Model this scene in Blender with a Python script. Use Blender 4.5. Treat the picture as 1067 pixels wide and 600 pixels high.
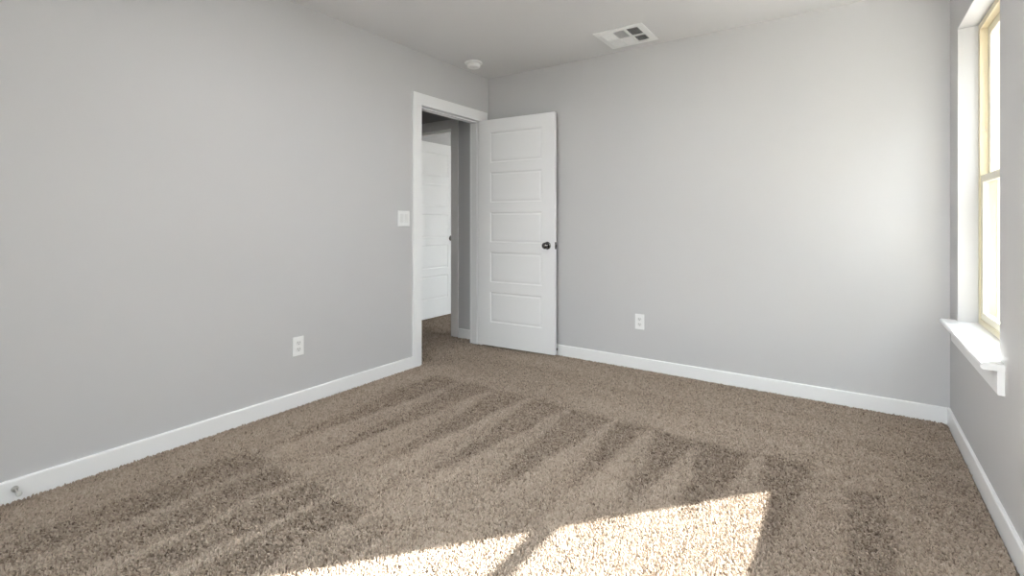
import bpy, bmesh, math
import numpy as np
from mathutils import Vector, Matrix

for _o in list(bpy.data.objects):
    bpy.data.objects.remove(_o, do_unlink=True)
SC = bpy.context.scene
COL = SC.collection
PI = math.pi

# ---------------------------------------------------------------- camera
cd = bpy.data.cameras.new('camera')
cam = bpy.data.objects.new('camera', cd)
COL.objects.link(cam)
CAMX, CAMY, CAMZ = 2.773, -3.627, 1.12
cam.location = (CAMX, CAMY, CAMZ)
cam.rotation_euler = (math.radians(90), 0, math.radians(34.65))
cd.sensor_fit = 'HORIZONTAL'
cd.sensor_width = 36.0
cd.lens = 510.0 / 1067.0 * 36.0
cd.shift_y = -69.0 / 1067.0
cd.clip_start = 0.02
SC.camera = cam

# ---------------------------------------------------------------- light
SC.view_settings.view_transform = 'Standard'
SC.view_settings.look = 'None'
SC.view_settings.gamma = 1.0
SC.view_settings.use_curve_mapping = False
SC.view_settings.exposure = 0.04
SKY = 8.0
SUN = 83.0
FILL_LAMP = 20.0
w = bpy.data.worlds.new('sky')
SC.world = w
w.use_nodes = True
nt = w.node_tree
nt.nodes.clear()
wo = nt.nodes.new('ShaderNodeOutputWorld')
bg = nt.nodes.new('ShaderNodeBackground')
bg.inputs['Strength'].default_value = SKY
tc = nt.nodes.new('ShaderNodeTexCoord')
sp = nt.nodes.new('ShaderNodeSeparateXYZ')
rp = nt.nodes.new('ShaderNodeValToRGB')
rp.color_ramp.elements[0].position = 0.0
rp.color_ramp.elements[0].color = (0.93, 0.965, 1.0, 1)
rp.color_ramp.elements[1].position = 0.7
rp.color_ramp.elements[1].color = (0.82, 0.90, 1.0, 1)
nt.links.new(tc.outputs['Generated'], sp.inputs[0])
nt.links.new(sp.outputs['Z'], rp.inputs[0])
nt.links.new(rp.outputs[0], bg.inputs['Color'])
nt.links.new(bg.outputs[0], wo.inputs[0])

sd = bpy.data.lights.new('sun', 'SUN')
sd.energy = SUN
sd.angle = math.radians(0.6)
sd.color = (1.0, 0.98, 0.95)
sun = bpy.data.objects.new('sun', sd)
COL.objects.link(sun)
SUN_EL = math.radians(30.25)
sun_dir = Vector((-0.645 * math.cos(SUN_EL), -0.765 * math.cos(SUN_EL), -math.sin(SUN_EL)))
sun.rotation_euler = sun_dir.to_track_quat('-Z', 'Y').to_euler()
sun.location = (9, 9, 8)


def portal(name, loc, direction, sx, sy):
    """a light portal: gives off nothing itself, only guides the sky's light through a window"""
    l = bpy.data.lights.new(name, 'AREA')
    l.shape = 'RECTANGLE'
    l.size, l.size_y = sx, sy
    l.cycles.is_portal = True
    o = bpy.data.objects.new(name, l)
    COL.objects.link(o)
    o.location = loc
    o.rotation_euler = Vector(direction).to_track_quat('-Z', 'Z').to_euler()
    return o


# ---------------------------------------------------------------- dimensions
W = 3.23            # room width, left wall x=0, right wall x=W, back wall y=0
YR = -4.35          # rear wall, behind the camera
H = 2.45
TB = 0.12           # partition thickness
TE = 0.20           # outside wall thickness
HX = -1.75          # far side of hall and second room
Y2 = 3.2            # far wall of second room
FZ = -0.010         # slab under the pile
WIN = (-1.102, -0.235, 0.605, 2.116)        # y0, y1, z0, z1
WINH = (WIN[0], WIN[1], WIN[2] - 0.0241, WIN[3])      # the hole, with room for the sill board
WIN3 = (0.45, 2.95, 0.30, 2.20)             # the second room's window
WIN3H = (WIN3[0], WIN3[1], WIN3[2] - 0.0241, WIN3[3])
FILL_WIN4 = (-4.25, -3.30, 0.605, 2.116)         # unseen window added beside the camera for fill light
FILL_WIN4H = (FILL_WIN4[0], FILL_WIN4[1], FILL_WIN4[2] - 0.0241, FILL_WIN4[3])
FILL_WIN2 = (0.95, 2.75, 0.20, 2.20)           # x0, x1 on the rear wall, unseen opening added for fill light
DOOR1 = (-0.88, -0.118, 2.035)              # clear opening in left wall (y0, y1, top)
DOOR2 = (-1.22, -0.45, 2.035)               # clear opening in the hall's end wall (x0, x1, top)
JT = 0.018


# ---------------------------------------------------------------- materials
def mat(name, color, rough=0.5, metal=0.0, bump=None, spec=0.5, var=None):
    m = bpy.data.materials.new(name)
    m.use_nodes = True
    n = m.node_tree
    b = n.nodes['Principled BSDF']
    b.inputs['Base Color'].default_value = (*color, 1)
    b.inputs['Roughness'].default_value = rough
    b.inputs['Metallic'].default_value = metal
    b.inputs['Specular IOR Level'].default_value = spec
    t = n.nodes.new('ShaderNodeTexCoord')
    if var:
        nz = n.nodes.new('ShaderNodeTexNoise')
        nz.inputs['Scale'].default_value = var[0]
        nz.inputs['Detail'].default_value = 4
        n.links.new(t.outputs['Object'], nz.inputs['Vector'])
        r = n.nodes.new('ShaderNodeValToRGB')
        k = var[1]
        r.color_ramp.elements[0].position = 0.3
        r.color_ramp.elements[1].position = 0.7
        r.color_ramp.elements[0].color = (*[c * (1 - k) for c in color], 1)
        r.color_ramp.elements[1].color = (*[min(1, c * (1 + k)) for c in color], 1)
        n.links.new(nz.outputs['Fac'], r.inputs[0])
        n.links.new(r.outputs[0], b.inputs['Base Color'])
    if bump:
        nz = n.nodes.new('ShaderNodeTexNoise')
        nz.inputs['Scale'].default_value = bump[0]
        nz.inputs['Detail'].default_value = 3
        n.links.new(t.outputs['Object'], nz.inputs['Vector'])
        bp = n.nodes.new('ShaderNodeBump')
        bp.inputs['Strength'].default_value = bump[1]
        bp.inputs['Distance'].default_value = bump[2]
        n.links.new(nz.outputs['Fac'], bp.inputs['Height'])
        n.links.new(bp.outputs[0], b.inputs['Normal'])
    return m


M_WALL = mat('greige_wall_paint', (0.583, 0.578, 0.586), 0.55, bump=(160, 0.10, 0.002), spec=0.35, var=(1.3, 0.01))
M_CEIL = mat('ceiling_paint', (0.73, 0.722, 0.73), 0.8, bump=(120, 0.12, 0.002), spec=0.2)
M_TRIM = mat('white_trim_enamel', (0.92, 0.92, 0.925), 0.35, bump=(60, 0.03, 0.001))
M_DOOR = mat('white_door_enamel', (0.92, 0.92, 0.925), 0.4, bump=(90, 0.04, 0.001))
M_PLATE = mat('white_plastic', (0.90, 0.90, 0.90), 0.3)
M_RECEPT = mat('white_receptacle_plastic', (0.82, 0.82, 0.815), 0.3)
M_SLOT = mat('dark_slot', (0.10, 0.10, 0.10), 0.7)
M_VENT = mat('white_vent_enamel', (0.90, 0.90, 0.90), 0.35)
M_DUCT_SHADE = mat('duct_shade', (0.015, 0.015, 0.016), 0.8)
M_DAMP = mat('grey_damper_steel', (0.22, 0.22, 0.22), 0.5, metal=0.2)
M_KNOB = mat('dark_polished_nickel', (0.13, 0.125, 0.12), 0.14, metal=1.0)
M_STEEL = mat('satin_nickel', (0.55, 0.54, 0.52), 0.28, metal=1.0)
M_RUBBER = mat('white_rubber', (0.62, 0.62, 0.60), 0.6)
M_BLACK = mat('black_rubber', (0.02, 0.02, 0.02), 0.6)
M_ALMOND = mat('almond_vinyl', (0.82, 0.73, 0.53), 0.35)
M_SASH = mat('pale_almond_vinyl', (0.82, 0.77, 0.63), 0.35)
M_SLAB = mat('carpet_backing', (0.10, 0.08, 0.065), 0.95)
M_SIDING = mat('taupe_siding', (0.15, 0.145, 0.135), 0.6)
M_SHINGLE = mat('blue_grey_shingle', (0.24, 0.27, 0.31), 0.85, var=(9, 0.25), bump=(40, 0.4, 0.01))
M_GROUND = mat('pale_dirt_ground', (0.34, 0.32, 0.295), 0.95, var=(3, 0.25), bump=(20, 0.5, 0.03))
M_BRICK = mat('pale_outside_render', (0.55, 0.50, 0.44), 0.8)


def glass_mat():
    m = bpy.data.materials.new('window_glass')
    m.use_nodes = True
    n = m.node_tree
    n.nodes.clear()
    o = n.nodes.new('ShaderNodeOutputMaterial')
    mx = n.nodes.new('ShaderNodeMixShader')
    tr = n.nodes.new('ShaderNodeBsdfTransparent')
    tr.inputs[0].default_value = (0.95, 0.97, 0.96, 1)
    gl = n.nodes.new('ShaderNodeBsdfGlossy')
    gl.inputs['Roughness'].default_value = 0.02
    lw = n.nodes.new('ShaderNodeLayerWeight')      # Schlick reflectance, the same from both faces
    lw.inputs['Blend'].default_value = 0.5
    pw = n.nodes.new('ShaderNodeMath'); pw.operation = 'POWER'; pw.inputs[1].default_value = 5.0
    ma = n.nodes.new('ShaderNodeMath'); ma.operation = 'MULTIPLY_ADD'
    ma.inputs[1].default_value = 0.9; ma.inputs[2].default_value = 0.03
    n.links.new(lw.outputs['Facing'], pw.inputs[0])
    n.links.new(pw.outputs[0], ma.inputs[0])
    n.links.new(ma.outputs[0], mx.inputs[0])
    n.links.new(tr.outputs[0], mx.inputs[1])
    n.links.new(gl.outputs[0], mx.inputs[2])
    n.links.new(mx.outputs[0], o.inputs[0])
    return m


def screen_mat():
    m = bpy.data.materials.new('insect_mesh')
    m.use_nodes = True
    n = m.node_tree
    n.nodes.clear()
    o = n.nodes.new('ShaderNodeOutputMaterial')
    mx = n.nodes.new('ShaderNodeMixShader')
    mx.inputs[0].default_value = 0.18
    tr = n.nodes.new('ShaderNodeBsdfTransparent')
    df = n.nodes.new('ShaderNodeBsdfDiffuse')
    df.inputs[0].default_value = (0.45, 0.45, 0.44, 1)
    n.links.new(tr.outputs[0], mx.inputs[1])
    n.links.new(df.outputs[0], mx.inputs[2])
    n.links.new(mx.outputs[0], o.inputs[0])
    return m


M_GLASS = glass_mat()
M_MESH = screen_mat()


def tuft_mat():
    m = bpy.data.materials.new('brown_carpet_yarn')
    m.use_nodes = True
    n = m.node_tree
    b = n.nodes['Principled BSDF']
    b.inputs['Roughness'].default_value = 0.9
    b.inputs['Specular IOR Level'].default_value = 0.15
    r = n.nodes.new('ShaderNodeAttribute')
    r.attribute_type = 'INSTANCER'
    r.attribute_name = 'yarn'
    ramp = n.nodes.new('ShaderNodeValToRGB')
    e = ramp.color_ramp.elements
    e[0].position, e[0].color = 0.0, (0.11, 0.078, 0.059, 1)
    e[1].position, e[1].color = 1.0, (0.52, 0.434, 0.36, 1)
    a = e.new(0.22); a.color = (0.25, 0.198, 0.156, 1)
    a = e.new(0.6); a.color = (0.41, 0.334, 0.27, 1)
    n.links.new(r.outputs['Fac'], ramp.inputs[0])
    n.links.new(ramp.outputs[0], b.inputs['Base Color'])
    return m


M_TUFT = tuft_mat()


# ---------------------------------------------------------------- mesh helpers
def box(bm, x0, x1, y0, y1, z0, z1, bevel=0.0, segs=1):
    v = [bm.verts.new(p) for p in ((x0, y0, z0), (x1, y0, z0), (x1, y1, z0), (x0, y1, z0),
                                   (x0, y0, z1), (x1, y0, z1), (x1, y1, z1), (x0, y1, z1))]
    f = [bm.faces.new([v[i] for i in q]) for q in ((3, 2, 1, 0), (4, 5, 6, 7), (0, 1, 5, 4),
                                                    (1, 2, 6, 5), (2, 3, 7, 6), (3, 0, 4, 7))]
    if bevel:
        ed = list({e for q in f for e in q.edges})
        bmesh.ops.bevel(bm, geom=ed, offset=bevel, segments=segs, affect='EDGES', profile=0.5)


def lathe(bm, profile, center, axis, n=28):
    """profile: list of (radius, distance along axis)"""
    ax = Vector(axis).normalized()
    u = ax.orthogonal().normalized()
    v = ax.cross(u)
    c = Vector(center)
    rings = []
    for r, d in profile:
        if r < 1e-6:
            rings.append([bm.verts.new(c + ax * d)])
        else:
            rings.append([bm.verts.new(c + ax * d + (u * math.cos(2 * PI * k / n) + v * math.sin(2 * PI * k / n)) * r)
                          for k in range(n)])
    for a, b in zip(rings, rings[1:]):
        for k in range(n):
            q = [a[k % len(a)], a[(k + 1) % len(a)], b[(k + 1) % len(b)], b[k % len(b)]]
            s = []
            for p in q:
                if p not in s:
                    s.append(p)
            if len(s) > 2:
                bm.faces.new(s)
    for rg in (rings[0], rings[-1]):
        if len(rg) > 2:
            bm.faces.new(rg)


def obj(name, bm, material, parent=None, smooth=False):
    bmesh.ops.recalc_face_normals(bm, faces=bm.faces)
    me = bpy.data.meshes.new(name)
    bm.to_mesh(me)
    bm.free()
    me.materials.append(material)
    if smooth:
        for p in me.polygons:
            p.use_smooth = True
        me.set_sharp_from_angle(angle=math.radians(35))
    o = bpy.data.objects.new(name, me)
    COL.objects.link(o)
    if parent:
        o.parent = parent
    return o


def tag(o, label, cat, kind=None, group=None):
    o['label'] = label
    o['category'] = cat
    if kind:
        o['kind'] = kind
    if group:
        o['group'] = group
    return o


def empty(name, loc=(0, 0, 0), rz=0.0):
    o = bpy.data.objects.new(name, None)
    o.empty_display_size = 0.1
    COL.objects.link(o)
    o.location = loc
    o.rotation_euler = (0, 0, rz)
    return o


def wall_mesh(axis, a0, a1, t0, t1, z0, z1, holes=()):
    """one wall along 'x' or 'y' from a0 to a1, thickness t0..t1, with rectangular holes (a, b, zlo, zhi)"""
    bm = bmesh.new()

    def put(p0, p1, q0, q1):
        if p1 - p0 < 1e-5 or q1 - q0 < 1e-5:
            return
        if axis == 'x':
            box(bm, p0, p1, t0, t1, q0, q1)
        else:
            box(bm, t0, t1, p0, p1, q0, q1)
    cur = a0
    for (h0, h1, lo, hi) in sorted(holes):
        put(cur, h0, z0, z1)
        put(h0, h1, z0, lo)
        put(h0, h1, hi, z1)
        cur = h1
    put(cur, a1, z0, z1)
    return bm


def struct(name, bm, m, label, cat, smooth=False):
    return tag(obj(name, bm, m, None, smooth), label, cat, 'structure')


# ---------------------------------------------------------------- shell
bm = bmesh.new()
box(bm, HX - 0.2, W + TE, YR - TE, Y2 + TE, -0.25, FZ)
struct('floor', bm, M_SLAB, 'brown floor under the carpet pile of the empty bedroom', 'floor')
bm = bmesh.new()
box(bm, HX - 0.2, W + TE, YR - TE, Y2 + TE, H, H + 0.25)
struct('ceiling', bm, M_CEIL, 'plain greige ceiling above the empty bedroom', 'ceiling')

struct('wall_left', wall_mesh('y', YR, 0.0, -0.11, 0.0, FZ, H,
                              [(DOOR1[0] - JT, DOOR1[1] + JT, FZ, DOOR1[2] + JT)]), M_WALL,
       'long light grey wall on the left with the doorway', 'wall')
struct('wall_back', wall_mesh('x', -0.11, W, 0.0, TB, FZ, H), M_WALL,
       'light grey wall facing the camera behind the open door', 'wall')
struct('wall_right', wall_mesh('y', YR - TE, Y2 + TE, W, W + TE, FZ, H, [FILL_WIN4H, WINH, WIN3H]), M_WALL,
       'light grey wall on the right holding the window', 'wall')
struct('wall_rear', wall_mesh('x', HX - 0.2, W, YR - TE, YR, FZ, H, [FILL_WIN2]), M_WALL,
       'light grey wall behind the camera', 'wall')
struct('wall_hall', wall_mesh('x', HX, -0.11, 0.0, TB, FZ, H,
                              [(DOOR2[0] - JT, DOOR2[1] + JT, FZ, DOOR2[2] + JT)]), M_WALL,
       'shaded greige hall wall seen through the doorway', 'wall')
struct('wall_hall_side', wall_mesh('y', YR, Y2, HX - 0.2, HX, FZ, H), M_WALL,
       'far side wall of the hall and of the room beyond', 'wall')
struct('wall_far', wall_mesh('x', HX - 0.2, W, Y2, Y2 + TE, FZ, H), M_WALL,
       'far wall of the room beyond the hall', 'wall')


# ---------------------------------------------------------------- baseboards
BH, BT = 0.085, 0.013


def base_strip(bm, p0, p1, n, h=BH, t=BT):
    """flat baseboard with an eased top edge along p0->p1, standing off the wall along n"""
    p0, p1, n = Vector((*p0, 0)), Vector((*p1, 0)), Vector((*n, 0))
    prof = [(0, FZ), (t, FZ), (t, h - 0.006), (t - 0.0015, h - 0.002), (t - 0.005, h), (0, h)]
    a = [bm.verts.new(p0 + n * d + Vector((0, 0, z))) for d, z in prof]
    b = [bm.verts.new(p1 + n * d + Vector((0, 0, z))) for d, z in prof]
    k = len(prof)
    for i in range(k):
        bm.faces.new((a[i], a[(i + 1) % k], b[(i + 1) % k], b[i]))
    bm.faces.new(a)
    bm.faces.new(b[::-1])


bm = bmesh.new(); base_strip(bm, (0, YR), (0, -0.9665), (1, 0))
struct('baseboard_left', bm, M_TRIM, 'white flat baseboard along the left wall', 'baseboard')
bm = bmesh.new(); base_strip(bm, (BT, 0), (W - BT, 0), (0, -1))
struct('baseboard_back', bm, M_TRIM, 'white flat baseboard along the wall behind the open door', 'baseboard')
bm = bmesh.new(); base_strip(bm, (W, YR), (W, 0), (-1, 0))
struct('baseboard_right', bm, M_TRIM, 'white flat baseboard under the window', 'baseboard')
bm = bmesh.new(); base_strip(bm, (-0.354, 0), (-0.126, 0), (0, -1))
struct('baseboard_hall', bm, M_TRIM, 'short white baseboard in the hall seen through the doorway', 'baseboard')


# ---------------------------------------------------------------- door surrounds
CW, CT = 0.0895, 0.015


def surround(name, lab, to_world, a0, a1, top, t0, t1, stop_at):
    """jamb lining + flat casing on both wall faces. local: a along the wall, t through the wall, z up"""
    root = empty(name)
    tag(root, lab, 'door frame', 'structure')

    def bx(bm, a, b, c, d, z0, z1, bev=0.0015):
        x0, y0 = to_world(a, c)
        x1, y1 = to_world(b, d)
        box(bm, min(x0, x1), max(x0, x1), min(y0, y1), max(y0, y1), z0, z1, bev)
    bm = bmesh.new()
    bx(bm, a0 - JT, a0, t0, t1, FZ, top + JT)
    bx(bm, a1, a1 + JT, t0, t1, FZ, top + JT)
    bx(bm, a0, a1, t0, t1, top, top + JT)
    obj('jamb', bm, M_TRIM, root)
    s0, s1 = stop_at
    bm = bmesh.new()
    bx(bm, a0, a0 + 0.01, s0, s1, FZ, top)
    bx(bm, a1 - 0.01, a1, s0, s1, FZ, top)
    bx(bm, a0 + 0.01, a1 - 0.01, s0, s1, top - 0.01, top)
    obj('jamb_stop', bm, M_TRIM, root)
    for (c0, c1) in ((t1, t1 + CT), (t0 - CT, t0)):
        bm = bmesh.new()
        bx(bm, a0 - 0.005 - CW + 0.008, a0 + 0.003, c0, c1, FZ, top + 0.005)
        bx(bm, a1 - 0.003, a1 + 0.005 + CW - 0.008, c0, c1, FZ, top + 0.005)
        bx(bm, a0 - 0.005 - CW + 0.008, a1 + 0.005 + CW - 0.008, c0, c1, top - 0.003, top + CW)
        obj('casing', bm, M_TRIM, root)
    return root


surround('trim_1', 'white flat casing around the bedroom doorway', lambda a, t: (t, a),
         DOOR1[0], DOOR1[1], DOOR1[2], -0.11, 0.0, (-0.072, -0.038))
surround('trim_2', 'white casing around the door at the end of the hall', lambda a, t: (a, t),
         DOOR2[0], DOOR2[1], DOOR2[2], 0.0, TB, (TB - 0.072, TB - 0.038))


# ---------------------------------------------------------------- doors
LEAF_T = 0.035


def leaf_mesh(w, h):
    """moulded five-panel leaf: x 0..w, y -T..0, z 0..h"""
    st = 0.118
    top, bot, n, rail = 0.115, 0.21, 5, 0.086
    ph = (h - top - bot - rail * (n - 1)) / n
    zs = []
    z = bot
    for k in range(n):
        zs.append((z, z + ph))
        z += ph + rail
    bm = bmesh.new()
    rings = [(0, 0), (0.003, 0.003), (0.008, 0.0055), (0.013, 0.0055), (0.026, 0.0025)]
    for yf, sg in ((-LEAF_T, 1), (0.0, -1)):
        def V(x, z, d=0.0):
            return bm.verts.new((x, yf + sg * d, z))

        def quad(x0, x1, z0, z1):
            bm.faces.new((V(x0, z0), V(x1, z0), V(x1, z1), V(x0, z1)))
        zb = [0] + [q for p in zs for q in p] + [h]
        for i in range(len(zb) - 1):
            quad(0, st, zb[i], zb[i + 1])
            quad(w - st, w, zb[i], zb[i + 1])
            if i % 2 == 0:
                quad(st, w - st, zb[i], zb[i + 1])
        for (z0, z1) in zs:
            prev = None
            for (ins, d) in rings:
                cur = [V(st + ins, z0 + ins, d), V(w - st - ins, z0 + ins, d),
                       V(w - st - ins, z1 - ins, d), V(st + ins, z1 - ins, d)]
                if prev:
                    for k in range(4):
                        bm.faces.new((prev[k], prev[(k + 1) % 4], cur[(k + 1) % 4], cur[k]))
                prev = cur
            bm.faces.new(prev)
    zb = [0] + [q for p in zs for q in p] + [h]
    for i in range(len(zb) - 1):
        for x in (0, w):
            bm.faces.new([bm.verts.new(p) for p in ((x, -LEAF_T, zb[i]), (x, 0, zb[i]), (x, 0, zb[i + 1]), (x, -LEAF_T, zb[i + 1]))])
    xb = [0, st, w - st, w]
    for i in range(3):
        for z in (0, h):
            bm.faces.new([bm.verts.new(p) for p in ((xb[i], -LEAF_T, z), (xb[i + 1], -LEAF_T, z), (xb[i + 1], 0, z), (xb[i], 0, z))])
    bmesh.ops.remove_doubles(bm, verts=bm.verts, dist=1e-5)
    return bm


def knob_mesh(x, z, side):
    bm = bmesh.new()
    y0 = -LEAF_T if side < 0 else 0.0
    lathe(bm, [(0.0, -0.001), (0.031, -0.001), (0.0325, 0.002), (0.031, 0.006), (0.024, 0.009), (0.012, 0.010),
               (0.0105, 0.016), (0.011, 0.024), (0.016, 0.031), (0.0235, 0.037), (0.0265, 0.044), (0.0265, 0.050),
               (0.023, 0.057), (0.015, 0.0615), (0.006, 0.063), (0.0, 0.063)], (x, y0, z), (0, side, 0), 32)
    return bm


def door(name, label, loc, rz, w, h=2.013):
    root = empty(name, loc, rz)
    tag(root, label, 'door', 'structure')
    lf = obj('door_leaf', leaf_mesh(w, h), M_DOOR, root)
    lf.location = (0.004, 0, 0)
    for s in (-1, 1):
        obj('door_knob', knob_mesh(w - 0.062, 0.905, s), M_KNOB, root, True)
    bm = bmesh.new()
    box(bm, w + 0.0035, w + 0.006, -LEAF_T / 2 - 0.0125, -LEAF_T / 2 + 0.0125, 0.905 - 0.029, 0.905 + 0.029, 0.0008)
    box(bm, w + 0.005, w + 0.013, -LEAF_T / 2 - 0.008, -LEAF_T / 2 + 0.008, 0.905 - 0.012, 0.905 + 0.012, 0.002)
    obj('latch_plate', bm, M_KNOB, root)
    for hz in (0.20, 1.0, 1.80):
        bm = bmesh.new()
        lathe(bm, [(0, -0.047), (0.006, -0.045), (0.006, 0.045), (0, 0.047)], (-0.001, 0.006, hz), (0, 0, 1), 14)
        box(bm, 0.0, 0.0045, -0.030, 0.004, hz - 0.044, hz + 0.044)
        obj('hinge', bm, M_KNOB, root, True)
    return root


door('door_1', 'white five-panel door standing open against the back wall', (0.008, -0.121, 0.017), math.radians(4.0), 0.752)
door('door_2', 'white five-panel door half hidden in the room beyond the hall', (-1.213, TB + 0.002, 0.017), math.radians(90.0), 0.735)


# ---------------------------------------------------------------- windows
def window(name, label, y0, y1, z0, z1, screened=True):
    """single-hung vinyl window in the right-hand wall"""
    root = empty(name, (W, (y0 + y1) / 2, z0))
    tag(root, label, 'window', 'structure')
    root_inv = Matrix.Translation((-W, -(y0 + y1) / 2, -z0))

    def put(nm, bm, m, par):
        if par is root:
            bm.transform(root_inv)
        else:
            bm.transform(root_inv)
        return obj(nm, bm, m, par)

    def rect_frame(bm, x0, x1, a0, a1, c0, c1, sw, rb, rt, bev=0.002):
        box(bm, x0, x1, a0, a0 + sw, c0, c1, bev)
        box(bm, x0, x1, a1 - sw, a1, c0, c1, bev)
        box(bm, x0, x1, a0 + sw, a1 - sw, c0, c0 + rb, bev)
        box(bm, x0, x1, a0 + sw, a1 - sw, c1 - rt, c1, bev)
    zm = (z0 + z1) / 2 - 0.018
    fx0, fx1 = W + 0.078, W + 0.150
    bm = bmesh.new()
    rect_frame(bm, fx0, fx1, y0, y1, z0, z1, 0.026, 0.026, 0.026)
    # thin inner lips that hold the two sash tracks
    rect_frame(bm, fx0, fx0 + 0.004, y0 + 0.02, y1 - 0.02, z0 + 0.02, z1 - 0.02, 0.011, 0.010, 0.011, 0.001)
    put('window_frame', bm, M_ALMOND, root)
    ya, yb = y0 + 0.027, y1 - 0.027
    # upper sash, in the outer track
    bm = bmesh.new()
    rect_frame(bm, W + 0.109, W + 0.137, ya, yb, zm - 0.012, z1 - 0.027, 0.042, 0.034, 0.042)
    us = put('upper_sash', bm, M_SASH, root)
    bm = bmesh.new()
    box(bm, W + 0.121, W + 0.125, ya + 0.042, yb - 0.042, zm + 0.022, z1 - 0.069)
    put('glass_pane', bm, M_GLASS, us)
    # lower sash, in the inner track
    bm = bmesh.new()
    rect_frame(bm, W + 0.083, W + 0.107, ya, yb, z0 + 0.027, zm + 0.010, 0.040, 0.036, 0.036)
    box(bm, W + 0.077, W + 0.083, (y0 + y1) / 2 - 0.03, (y0 + y1) / 2 + 0.03, zm - 0.004, zm + 0.006, 0.001)
    ls = put('lower_sash', bm, M_SASH, root)
    bm = bmesh.new()
    box(bm, W + 0.093, W + 0.097, ya + 0.040, yb - 0.040, z0 + 0.063, zm - 0.026)
    put('glass_pane', bm, M_GLASS, ls)
    # tilt latch on the frame's track
    bm = bmesh.new()
    box(bm, W + 0.088, W + 0.104, y1 - 0.031, y1 - 0.0255, 1.575, 1.585, 0.001)
    box(bm, W + 0.092, W + 0.097, y1 - 0.036, y1 - 0.0255, 1.575, 1.60, 0.001)
    put('vent_stop', bm, M_SASH, root)
    if screened:
        bm = bmesh.new()
        rect_frame(bm, W + 0.139, W + 0.147, ya + 0.004, yb - 0.004, z0 + 0.03, zm + 0.01, 0.018, 0.018, 0.018, 0.001)
        sc = put('insect_screen', bm, M_SASH, root)
        bm = bmesh.new()
        vs = [bm.verts.new((W + 0.143, a, c)) for a, c in ((ya + 0.02, z0 + 0.046), (yb - 0.02, z0 + 0.046), (yb - 0.02, zm - 0.006), (ya + 0.02, zm - 0.006))]
        bm.faces.new(vs)
        put('screen_mesh', bm, M_MESH, sc)
    # stool (inside sill) with horns and rounded nose
    t = 0.024
    bm = bmesh.new()
    zt = z0 + 0.0
    n = 6
    nose = [(W - 0.066 + 0.010 - 0.010 * math.cos(a), zt - 0.012 + 0.012 * math.sin(a)) for a in
            [-PI / 2 + PI * k / n for k in range(n + 1)]]
    prof = [(W, zt - t)] + nose + [(W, zt)]
    hy0, hy1 = y0 - 0.077, y1 + 0.056
    A = [bm.verts.new((x, hy0, z)) for x, z in prof]
    B = [bm.verts.new((x, hy1, z)) for x, z in prof]
    k = len(prof)
    for i in range(k):
        bm.faces.new((A[i], A[(i + 1) % k], B[(i + 1) % k], B[i]))
    bm.faces.new(A); bm.faces.new(B)
    box(bm, W - 0.001, W + 0.20, y0 + 0.0005, y1 - 0.0005, zt - t, zt)
    put('window_stool', bm, M_TRIM, root)
    # flat apron board under the stool
    bm = bmesh.new()
    prof = [(W, zt - t - 0.088), (W - 0.017, zt - t - 0.088), (W - 0.0195, zt - t - 0.0855), (W - 0.0195, zt - t), (W, zt - t)]
    A = [bm.verts.new((x, y0 - 0.073, z)) for x, z in prof]
    B = [bm.verts.new((x, y1 + 0.050, z)) for x, z in prof]
    k = len(prof)
    for i in range(k):
        bm.faces.new((A[i], A[(i + 1) % k], B[(i + 1) % k], B[i]))
    bm.faces.new(A); bm.faces.new(B)
    put('window_apron', bm, M_TRIM, root)
    return root


window('window_1', 'almond single-hung window with white sill on the right wall', *WIN)
window('window_3', 'window of the room beyond, out of sight behind the back wall', *WIN3, screened=False)

window('fill_window_4', 'almond window added on the right wall for fill light, beside the camera and out of sight', *FILL_WIN4, screened=False)

# plain window added behind the camera, unseen, to let in fill light
x0, x1, z0, z1 = FILL_WIN2
bm = bmesh.new()
for a, b in ((x0, x0 + 0.05), ((x0 + x1) / 2 - 0.03, (x0 + x1) / 2 + 0.03), (x1 - 0.05, x1)):
    box(bm, a, b, YR - 0.15, YR - 0.09, z0, z1)
box(bm, x0 + 0.05, x1 - 0.05, YR - 0.15, YR - 0.09, z0, z0 + 0.05)
box(bm, x0 + 0.05, x1 - 0.05, YR - 0.15, YR - 0.09, z1 - 0.05, z1)
w2 = struct('fill_window_2', bm, M_ALMOND, 'double almond window added behind the camera for fill light, out of sight', 'window')
bm = bmesh.new()
box(bm, x0 + 0.05, x1 - 0.05, YR - 0.122, YR - 0.118, z0 + 0.05, z1 - 0.05)
obj('glass_pane', bm, M_GLASS, w2)

portal('window_portal', (W + 0.16, (WIN[0] + WIN[1]) / 2, (WIN[2] + WIN[3]) / 2), (-1, 0, 0), WIN[1] - WIN[0], WIN[3] - WIN[2])
portal('side_fill_portal', (W + 0.16, (FILL_WIN4[0] + FILL_WIN4[1]) / 2, (FILL_WIN4[2] + FILL_WIN4[3]) / 2), (-1, 0, 0), FILL_WIN4[1] - FILL_WIN4[0], FILL_WIN4[3] - FILL_WIN4[2])
portal('rear_fill_portal', ((x0 + x1) / 2, YR - 0.16, (z0 + z1) / 2), (0, 1, 0), x1 - x0, z1 - z0)
portal('far_window_portal', (W + 0.16, (WIN3[0] + WIN3[1]) / 2, (WIN3[2] + WIN3[3]) / 2), (-1, 0, 0), WIN3[1] - WIN3[0], WIN3[3] - WIN3[2])


# ---------------------------------------------------------------- carpet
def smooth(a, b, x):
    t = np.clip((x - a) / (b - a), 0, 1)
    return t * t * (3 - 2 * t)


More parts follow.
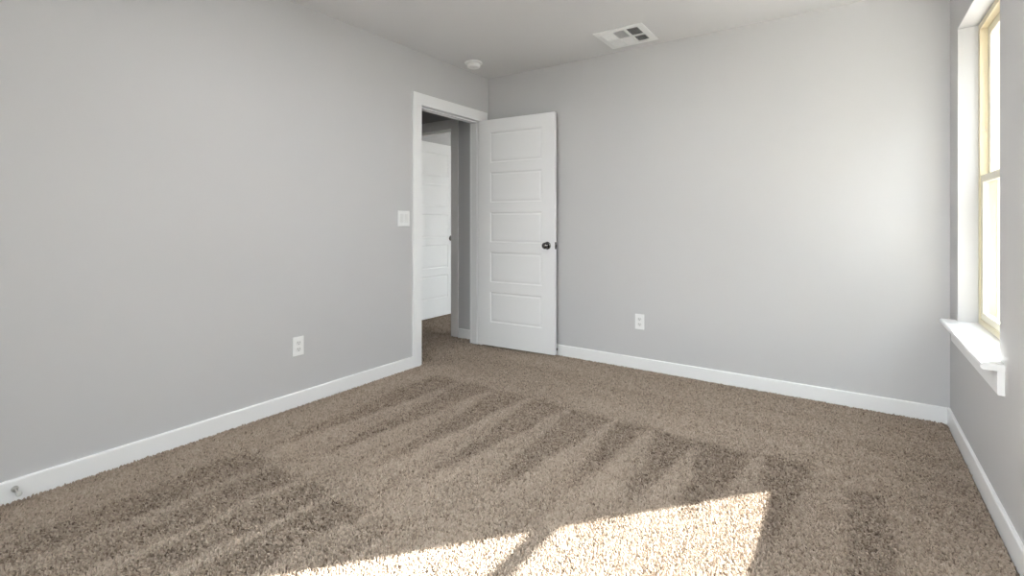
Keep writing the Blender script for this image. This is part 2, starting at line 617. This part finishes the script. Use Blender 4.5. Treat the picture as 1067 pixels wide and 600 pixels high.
def vnoise(x, y, seed):
    """smooth 2-d value noise"""
    r = np.random.RandomState(seed).rand(64, 64)
    xi, yi = np.floor(x).astype(int), np.floor(y).astype(int)
    fx, fy = x - xi, y - yi
    fx, fy = fx * fx * (3 - 2 * fx), fy * fy * (3 - 2 * fy)
    g = lambda i, j: r[i % 64, j % 64]
    return (g(xi, yi) * (1 - fx) + g(xi + 1, yi) * fx) * (1 - fy) + (g(xi, yi + 1) * (1 - fx) + g(xi + 1, yi + 1) * fx) * fy


def nap(x, y):
    """how far the vacuum has brushed the pile the dark way: 0 light .. 1 dark"""
    wob = (vnoise(x * 9, y * 5, 3) - 0.5) * 0.05
    yl = y + (vnoise(x * 6, y * 6, 8) - 0.5) * 0.07
    base = 0.30 + (vnoise(x * 3, y * 3, 1) - 0.5) * 0.25
    # strip along the back wall brushed sideways
    far = 0.42 + (vnoise(x * 1.2, y * 11, 5) - 0.5) * 0.45
    line1 = -0.985
    d1 = line1 - yl
    out = np.where(d1 < 0, far, base)
    b1 = [0.20, 0.49, 0.78, 1.05, 1.34, 1.62, 1.85, 2.12, 2.41, 2.66]
    dark = np.zeros_like(x)
    for i in range(len(b1) - 1):
        l, r = b1[i], b1[i + 1]
        L = 1.75 - 0.42 * l if l < 1.9 else 0.95
        c0 = (l + r) / 2 + (0.05 if l < 1.9 else 0.0)
        drift = 0.0
        hw = (r - l) / 2 * np.clip(1 - d1 / L, 0, 1) * 0.95
        k = smooth(0.035, -0.035, np.abs(x + wob - c0 - drift * d1) - hw) * smooth(-0.02, 0.03, d1) * smooth(L, L * 0.65, d1)
        dark = np.maximum(dark, k * 0.95)
    # long faint tracks down the room
    tr = 0.5 + 0.5 * np.sin((x + wob) / 0.288 * 2 * PI + 1.2)
    out = out + np.where(d1 > 0.1, (tr - 0.5) * 0.28, 0) * smooth(2.3, 2.0, x)
    # second row of strokes on the left, nearer the camera
    d2 = -2.365 - yl
    b2 = [0.30, 0.57, 0.80, 1.01, 1.245, 1.42]
    for i in range(len(b2) - 1):
        l, r = b2[i], b2[i + 1]
        L = 1.25
        hw = (r - l) / 2 * (1 - 0.40 * np.clip(d2 / L, 0, 1)) * 0.90
        k = smooth(0.03, -0.03, np.abs(x + wob - (l + r) / 2) - hw) * smooth(-0.02, 0.04, d2) * smooth(L * 1.3, L * 0.4, d2)
        dark = np.maximum(dark, k * (1.0 if i < 4 else 0.6))
    # long stroke beside the right wall
    k = smooth(0.03, -0.03, np.abs(x + wob * 0.6 - 2.825) - 0.075) * smooth(-1.07, -1.16, yl)
    dark = np.maximum(dark, k * 0.85)
    out = np.maximum(out, dark)
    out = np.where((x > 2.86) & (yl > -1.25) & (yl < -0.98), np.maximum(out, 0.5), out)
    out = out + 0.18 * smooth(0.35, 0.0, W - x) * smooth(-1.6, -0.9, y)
    return np.clip(out, 0, 1)


def carpet_points():
    rs = np.random.RandomState(11)
    P = []
    for (x0, x1, y0, y1, s) in ((BT + 0.003, W - BT - 0.003, -4.2, -BT - 0.003, 0.0062),
                                 (-0.108, BT + 0.004, -0.874, -0.124, 0.0085),
                                 (-1.7, -0.108, -1.9, -BT - 0.003, 0.0095),
                                 (-1.195, -0.475, -0.02, TB + 0.02, 0.0095),
                                 (-1.7, 0.3, TB + 0.02, 2.2, 0.011)):
        nx, ny = int((x1 - x0) / s), int((y1 - y0) / s)
        gx, gy = np.meshgrid(np.arange(nx) + 0.5, np.arange(ny) + 0.5)
        gx = gx + 0.5 * (np.arange(ny) % 2)[:, None]
        px = x0 + (gx + rs.uniform(-0.46, 0.46, gx.shape)) * s
        py = y0 + (gy + rs.uniform(-0.46, 0.46, gy.shape)) * s
        m = (px < x1 + 0.002)
        px, py = px[m], py[m]
        P.append(np.stack([px, py, np.full_like(px, s / 0.0072)], 1))
    return np.concatenate(P)


def build_carpet():
    pts = carpet_points()
    n = len(pts)
    rs = np.random.RandomState(5)
    x, y, sz = pts[:, 0], pts[:, 1], pts[:, 2]
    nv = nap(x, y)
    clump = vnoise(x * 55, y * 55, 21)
    yarn = np.clip(0.60 - 0.30 * nv + (clump - 0.5) * 0.16 + rs.normal(0, 0.16, n), 0, 1)  # nap term puts the leaning pile's shade into the tuft colour
    deep = rs.rand(n) < 0.07 + 0.07 * nv
    yarn[deep] *= 0.35  # shade of the pits between tufts, put into the colour
    z = FZ + 0.0045 + rs.uniform(-0.0016, 0.0016, n) - 0.003 * deep - 0.0015 * nv
    me = bpy.data.meshes.new('carpet_pile')
    me.vertices.add(n)
    me.vertices.foreach_set('co', np.stack([x, y, z], 1).astype(np.float32).ravel())
    a = me.attributes.new('yarn', 'FLOAT', 'POINT')
    a.data.foreach_set('value', yarn.astype(np.float32))
    rot = np.stack([rs.normal(0, 0.38, n) + (nv - 0.4) * 0.7, rs.normal(0, 0.38, n), rs.uniform(-0.7, 0.7, n)], 1)
    a = me.attributes.new('tilt', 'FLOAT_VECTOR', 'POINT')
    a.data.foreach_set('vector', rot.astype(np.float32).ravel())
    s = rs.uniform(0.78, 1.25, (n, 1)) * np.array([[1, 1, 1]]) * rs.uniform(0.85, 1.15, (n, 3)) * sz[:, None]
    s[:, 2] /= sz
    a = me.attributes.new('size', 'FLOAT_VECTOR', 'POINT')
    a.data.foreach_set('vector', s.astype(np.float32).ravel())
    me.materials.append(M_TUFT)
    o = bpy.data.objects.new('carpet_pile', me)
    COL.objects.link(o)
    tag(o, 'speckled brown cut-pile carpet with vacuum tracks covering the whole floor', 'carpet', 'stuff')
    g = bpy.data.node_groups.new('carpet_tufts', 'GeometryNodeTree')
    g.interface.new_socket('Geometry', in_out='INPUT', socket_type='NodeSocketGeometry')
    g.interface.new_socket('Geometry', in_out='OUTPUT', socket_type='NodeSocketGeometry')
    N, L = g.nodes, g.links
    gi, go = N.new('NodeGroupInput'), N.new('NodeGroupOutput')
    ico = N.new('GeometryNodeMeshIcoSphere')
    ico.inputs['Radius'].default_value = 1.0
    ico.inputs['Subdivisions'].default_value = 2
    nz = N.new('ShaderNodeTexNoise')
    nz.inputs['Scale'].default_value = 1.6
    sub = N.new('ShaderNodeVectorMath'); sub.operation = 'SUBTRACT'
    sub.inputs[1].default_value = (0.5, 0.5, 0.5)
    L.new(nz.outputs['Color'], sub.inputs[0])
    scl = N.new('ShaderNodeVectorMath'); scl.operation = 'SCALE'
    scl.inputs['Scale'].default_value = 0.9
    L.new(sub.outputs[0], scl.inputs[0])
    sp_ = N.new('GeometryNodeSetPosition')
    L.new(ico.outputs['Mesh'], sp_.inputs['Geometry'])
    L.new(scl.outputs[0], sp_.inputs['Offset'])
    tf = N.new('GeometryNodeTransform')
    tf.inputs['Scale'].default_value = (0.0040, 0.0040, 0.0080)
    L.new(sp_.outputs[0], tf.inputs['Geometry'])
    sm = N.new('GeometryNodeSetMaterial')
    sm.inputs['Material'].default_value = M_TUFT
    L.new(tf.outputs[0], sm.inputs['Geometry'])

    def named(nm, ty):
        q = N.new('GeometryNodeInputNamedAttribute')
        q.data_type = ty
        q.inputs['Name'].default_value = nm
        return q
    ip = N.new('GeometryNodeInstanceOnPoints')
    L.new(gi.outputs[0], ip.inputs['Points'])
    L.new(sm.outputs[0], ip.inputs['Instance'])
    er = N.new('FunctionNodeEulerToRotation')
    L.new(named('tilt', 'FLOAT_VECTOR').outputs[0], er.inputs[0])
    L.new(er.outputs[0], ip.inputs['Rotation'])
    L.new(named('size', 'FLOAT_VECTOR').outputs[0], ip.inputs['Scale'])
    L.new(ip.outputs[0], go.inputs[0])
    md = o.modifiers.new('tufts', 'NODES')
    md.node_group = g
    return n


print('tufts', build_carpet())


# ---------------------------------------------------------------- ceiling vent
def vent():
    x0, x1, y0, y1 = 1.273, 1.628, -0.452, -0.097
    root = empty('ceiling_vent', ((x0 + x1) / 2, (y0 + y1) / 2, H))
    tag(root, 'square white louvered air vent on the ceiling near the back wall', 'air vent')
    cx, cy = (x0 + x1) / 2, (y0 + y1) / 2
    hw = (x1 - x0) / 2
    u = lambda a: -hw + a * 2 * hw
    zb = -0.007
    cols = [(0.115, 0.345), (0.365, 0.59), (0.635, 0.865)]
    rows = [(0.125, 0.505), (0.555, 0.92)]
    # face frame with bars between the openings
    bm = bmesh.new()
    box(bm, u(0), u(1), u(0), u(rows[0][0]), zb, 0.0, 0.002)
    box(bm, u(0), u(1), u(rows[1][1]), u(1), zb, 0.0, 0.002)
    box(bm, u(0), u(cols[0][0]), u(rows[0][0]), u(rows[1][1]), zb, 0.0, 0.002)
    box(bm, u(cols[2][1]), u(1), u(rows[0][0]), u(rows[1][1]), zb, 0.0, 0.002)
    for a, b in ((cols[0][1], cols[1][0]), (cols[1][1], cols[2][0])):
        box(bm, u(a), u(b), u(rows[0][0]), u(rows[1][1]), zb - 0.001, 0.0)
    box(bm, u(cols[0][0]), u(cols[2][1]), u(rows[0][1]), u(rows[1][0]), zb - 0.001, 0.0)
    obj('frame', bm, M_VENT, root)
    bm = bmesh.new()
    box(bm, u(0.10), u(0.88), u(0.115), u(0.93), -0.0012, -0.0002)
    obj('duct_shade_sheet', bm, M_DUCT_SHADE, root)  # flat dark sheet behind the louvers, its colour stands for the duct's shade

    def blades(c, r, along, tilt, n, m, nm='louver_section', wd=0.0075):
        bm = bmesh.new()
        if along == 'y':
            for k in range(n):
                p = u(c[0]) + (u(c[1]) - u(c[0])) * (k + 0.5) / n
                d = Vector((math.cos(tilt), 0, math.sin(tilt))) * wd / 2
                nrm = Vector((-math.sin(tilt), 0, math.cos(tilt))) * 0.0005
                q = Vector((p, 0, zb + 0.0028))
                pr = [q - d - nrm, q + d - nrm, q + d + nrm, q - d + nrm]
                A = [bm.verts.new(v + Vector((0, u(r[0]), 0))) for v in pr]
                B = [bm.verts.new(v + Vector((0, u(r[1]), 0))) for v in pr]
                for i in range(4):
                    bm.faces.new((A[i], A[(i + 1) % 4], B[(i + 1) % 4], B[i]))
                bm.faces.new(A); bm.faces.new(B)
        else:
            for k in range(n):
                p = u(r[0]) + (u(r[1]) - u(r[0])) * (k + 0.5) / n
                d = Vector((0, math.cos(tilt), math.sin(tilt))) * wd / 2
                nrm = Vector((0, -math.sin(tilt), math.cos(tilt))) * 0.0005
                q = Vector((0, p, zb + 0.0028))
                pr = [q - d - nrm, q + d - nrm, q + d + nrm, q - d + nrm]
                A = [bm.verts.new(v + Vector((u(c[0]), 0, 0))) for v in pr]
                B = [bm.verts.new(v + Vector((u(c[1]), 0, 0))) for v in pr]
                for i in range(4):
                    bm.faces.new((A[i], A[(i + 1) % 4], B[(i + 1) % 4], B[i]))
                bm.faces.new(A); bm.faces.new(B)
        obj(nm, bm, m, root)
    blades(cols[0], rows[0], 'y', math.radians(35), 11, M_VENT)
    blades(cols[0], rows[1], 'y', math.radians(35), 11, M_VENT)
    blades(cols[1], rows[1], 'x', math.radians(-30), 18, M_VENT)
    blades(cols[1], rows[0], 'x', math.radians(42), 16, M_VENT)
    blades(cols[2], rows[0], 'y', math.radians(-52), 9, M_VENT, wd=0.0065)
    blades(cols[2], rows[1], 'y', math.radians(-52), 9, M_VENT, wd=0.0065)
    bm = bmesh.new()
    box(bm, u(cols[2][0]), u(cols[2][1]), u(0.86), u(0.92), zb, -0.001)
    obj('blank_strip', bm, M_VENT, root)
    bm = bmesh.new()
    box(bm, u(0.13), u(0.155), u(0.60), u(0.66), zb - 0.010, zb + 0.001, 0.001)
    obj('damper_lever', bm, M_VENT, root)


vent()

# ---------------------------------------------------------------- fill light (added out of frame, above the room's middle)
root = empty('added_fill_light', (1.62, -2.2, H))
tag(root, 'round flush white fixture added out of frame to give fill light', 'added fill light')
bm = bmesh.new()
lathe(bm, [(0, 0), (0.20, 0), (0.21, -0.004), (0.21, -0.028), (0.20, -0.032), (0.185, -0.030), (0.18, -0.02), (0, -0.02)], (0, 0, 0), (0, 0, 1), 48)
obj('trim_ring', bm, M_PLATE, root, True)
ld = bpy.data.lights.new('fill_lamp', 'AREA')
ld.shape = 'DISK'
ld.size = 0.355
ld.energy = FILL_LAMP
ld.color = (1.0, 1.0, 1.0)
lo = bpy.data.objects.new('fill_lamp', ld)
COL.objects.link(lo)
lo.parent = root
lo.location = (0, 0, -0.026)

# ---------------------------------------------------------------- smoke detector
sdx, sdy = 0.186, -0.448
root = empty('smoke_detector', (sdx, sdy, H))
tag(root, 'round white smoke detector on the ceiling above the doorway', 'smoke detector')
bm = bmesh.new()
lathe(bm, [(0, 0), (0.071, 0), (0.073, -0.003), (0.073, -0.010), (0.070, -0.014), (0.058, -0.015), (0, -0.015)], (0, 0, 0), (0, 0, 1), 40)
obj('mounting_base', bm, M_PLATE, root, True)
bm = bmesh.new()
lathe(bm, [(0, -0.0145), (0.049, -0.0145), (0.050, -0.019), (0.054, -0.021), (0.054, -0.036), (0.050, -0.043), (0.040, -0.047), (0, -0.048)],
      (0, 0, 0), (0, 0, 1), 40)
cov = obj('sensor_cover', bm, M_PLATE, root, True)
bm = bmesh.new()
lathe(bm, [(0, -0.0475), (0.010, -0.0475), (0.010, -0.0495), (0, -0.050)], (0.012, -0.012, 0), (0, 0, 1), 18)
obj('test_button', bm, M_RECEPT, cov, True)


# ---------------------------------------------------------------- outlets and switch
def outlet(loc, rz, label):
    """duplex receptacle; local x along the wall, -y out of the wall"""
    r = empty('wall_outlet', loc, rz)
    tag(r, label, 'outlet', group='wall outlets')
    bm = bmesh.new()
    box(bm, -0.036, 0.036, -0.006, 0.0, -0.058, 0.058, 0.003, 2)
    obj('cover_plate', bm, M_PLATE, r)
    for s in (-1, 1):
        bm = bmesh.new()
        c = s * 0.0197
        n = 24
        ring = []
        for k in range(n):
            a = 2 * PI * k / n
            ring.append((0.017 * math.cos(a), max(-0.0135, min(0.0135, 0.0175 * math.sin(a)))))
        A = [bm.verts.new((x, -0.0055, c + z)) for x, z in ring]
        B = [bm.verts.new((x, -0.0082, c + z)) for x, z in ring]
        for k in range(n):
            bm.faces.new((A[k], A[(k + 1) % n], B[(k + 1) % n], B[k]))
        bm.faces.new(B); bm.faces.new(A)
        f = obj('receptacle', bm, M_RECEPT, r)
        bm = bmesh.new()
        box(bm, -0.0078, -0.0055, -0.0085, -0.0078, c - 0.001, c + 0.0085)
        box(bm, 0.0055, 0.0078, -0.0085, -0.0078, c - 0.001, c + 0.0070)
        lathe(bm, [(0, 0), (0.0026, 0), (0.0026, 0.0007), (0, 0.0007)], (0, -0.0078, c - 0.0075), (0, -1, 0), 10)
        obj('socket_slots', bm, M_SLOT, f)
    bm = bmesh.new()
    lathe(bm, [(0, 0), (0.0033, 0), (0.003, 0.001), (0, 0.0012)], (0, -0.0058, 0), (0, -1, 0), 12)
    obj('screw', bm, M_PLATE, r)
    return r


outlet((0.0, -1.912, 0.362), math.radians(90), 'white duplex outlet low on the left wall')
outlet((1.452, 0.0, 0.358), 0.0, 'white duplex outlet low on the back wall, right of the open door')

r = empty('light_switch', (0.0, -1.055, 1.145), math.radians(90))
tag(r, 'white double rocker light switch left of the doorway', 'light switch')
bm = bmesh.new()
box(bm, -0.058, 0.058, -0.006, 0, -0.058, 0.058, 0.003, 2)
obj('cover_plate', bm, M_PLATE, r)
for k, s in enumerate((-1, 1)):
    bm = bmesh.new()
    c = s * 0.023
    d = 0.0035 if k else -0.0035
    pts = [(-0.0055, -0.033), (-0.0075 - max(d, 0), -0.033), (-0.0068, 0.0), (-0.0075 - max(-d, 0), 0.033), (-0.0055, 0.033)]
    A = [bm.verts.new((c - 0.0165, y, z)) for y, z in pts]
    B = [bm.verts.new((c + 0.0165, y, z)) for y, z in pts]
    n = len(pts)
    for i in range(n):
        bm.faces.new((A[i], A[(i + 1) % n], B[(i + 1) % n], B[i]))
    bm.faces.new(A); bm.faces.new(B)
    obj('rocker', bm, M_RECEPT, r)


# ---------------------------------------------------------------- door stops
def door_stop(loc, rz, label, tip_mat, length=0.072):
    """local -y out of the baseboard"""
    r = empty('door_stop', loc, rz)
    tag(r, label, 'door stop', group='baseboard door stops')
    bm = bmesh.new()
    lathe(bm, [(0, 0), (0.0115, 0), (0.0115, 0.004), (0.008, 0.010), (0.0055, 0.012), (0, 0.012)], (0, 0, 0), (0, -1, 0), 20)
    obj('base', bm, M_STEEL if tip_mat is M_RUBBER else M_KNOB, r, True)
    bm = bmesh.new()
    lathe(bm, [(0, 0.011), (0.0042, 0.011), (0.0042, length - 0.014), (0, length - 0.014)], (0, 0, 0), (0, -1, 0), 16)
    obj('rod', bm, M_STEEL, r, True)
    bm = bmesh.new()
    lathe(bm, [(0, length - 0.016), (0.0085, length - 0.016), (0.0095, length - 0.010), (0.0095, length - 0.003), (0.007, length), (0, length)], (0, 0, 0), (0, -1, 0), 18)
    obj('bumper', bm, tip_mat, r, True)
    return r


door_stop((BT, -3.145, 0.048), math.radians(90), 'small metal door stop on the left baseboard near the left edge', M_RUBBER)
door_stop((0.733, -BT, 0.044), 0.0, 'small dark door stop on the back baseboard behind the open door', M_BLACK, 0.05)


# ---------------------------------------------------------------- outside
bm = bmesh.new()
box(bm, -60, 60, -60, 60, -0.7, -0.45)
struct('ground', bm, M_GROUND, 'pale dry ground outside the window', 'ground')


def neighbour(x0, x1, y0, y1, h, rise, label, m_wall):
    r = empty('neighboring_house', ((x0 + x1) / 2, (y0 + y1) / 2, -0.45))
    tag(r, label, 'house')
    inv = Matrix.Translation((-(x0 + x1) / 2, -(y0 + y1) / 2, 0.45))
    bm = bmesh.new()
    n = 22
    for k in range(n):      # lapped boards on all four sides
        z0 = -0.45 + (h + 0.45) * k / n
        z1 = -0.45 + (h + 0.45) * (k + 1) / n
        A = [bm.verts.new(p) for p in ((x0 - 0.02, y0 - 0.02, z0), (x1 + 0.02, y0 - 0.02, z0), (x1 + 0.02, y1 + 0.02, z0), (x0 - 0.02, y1 + 0.02, z0))]
        B = [bm.verts.new(p) for p in ((x0, y0, z1), (x1, y0, z1), (x1, y1, z1), (x0, y1, z1))]
        for i in range(4):
            bm.faces.new((A[i], A[(i + 1) % 4], B[(i + 1) % 4], B[i]))
        bm.faces.new(A)
        bm.faces.new(B)
    bm.transform(inv)
    obj('siding_wall', bm, m_wall, r)
    bm = bmesh.new()
    e = 0.4
    A = [bm.verts.new(p) for p in ((x0 - e, y0 - e, h), (x1 + e, y0 - e, h), (x1 + e, y1 + e, h), (x0 - e, y1 + e, h))]
    T = [bm.verts.new(p) for p in ((x0 + 3.0, (y0 + y1) / 2, h + rise), (x1 - 3.0, (y0 + y1) / 2, h + rise))]
    bm.faces.new((A[0], A[1], T[1], T[0])); bm.faces.new((A[2], A[3], T[0], T[1]))
    bm.faces.new((A[1], A[2], T[1])); bm.faces.new((A[3], A[0], T[0])); bm.faces.new(A[::-1])
    bm.transform(inv)
    obj('hip_roof', bm, M_SHINGLE, r)
    bm = bmesh.new()
    box(bm, x0 - e - 0.02, x1 + e + 0.02, y0 - e - 0.02, y0 - e, h - 0.14, h + 0.03)
    box(bm, x0 - e - 0.02, x0 - e, y0 - e, y1 + e, h - 0.14, h + 0.03)
    bm.transform(inv)
    obj('fascia', bm, M_TRIM, r)


neighbour(3.9, 13.0, 6.6, 13.0, 2.55, 1.6, 'taupe sided house seen outside through the window glass', M_SIDING)
neighbour(7.2, 16.0, -17.0, -2.6, 4.6, 1.6, 'tall house shape added out of sight to the right to block sky light', M_SIDING)  # added unseen house, keeps part of the sky's light off the back wall
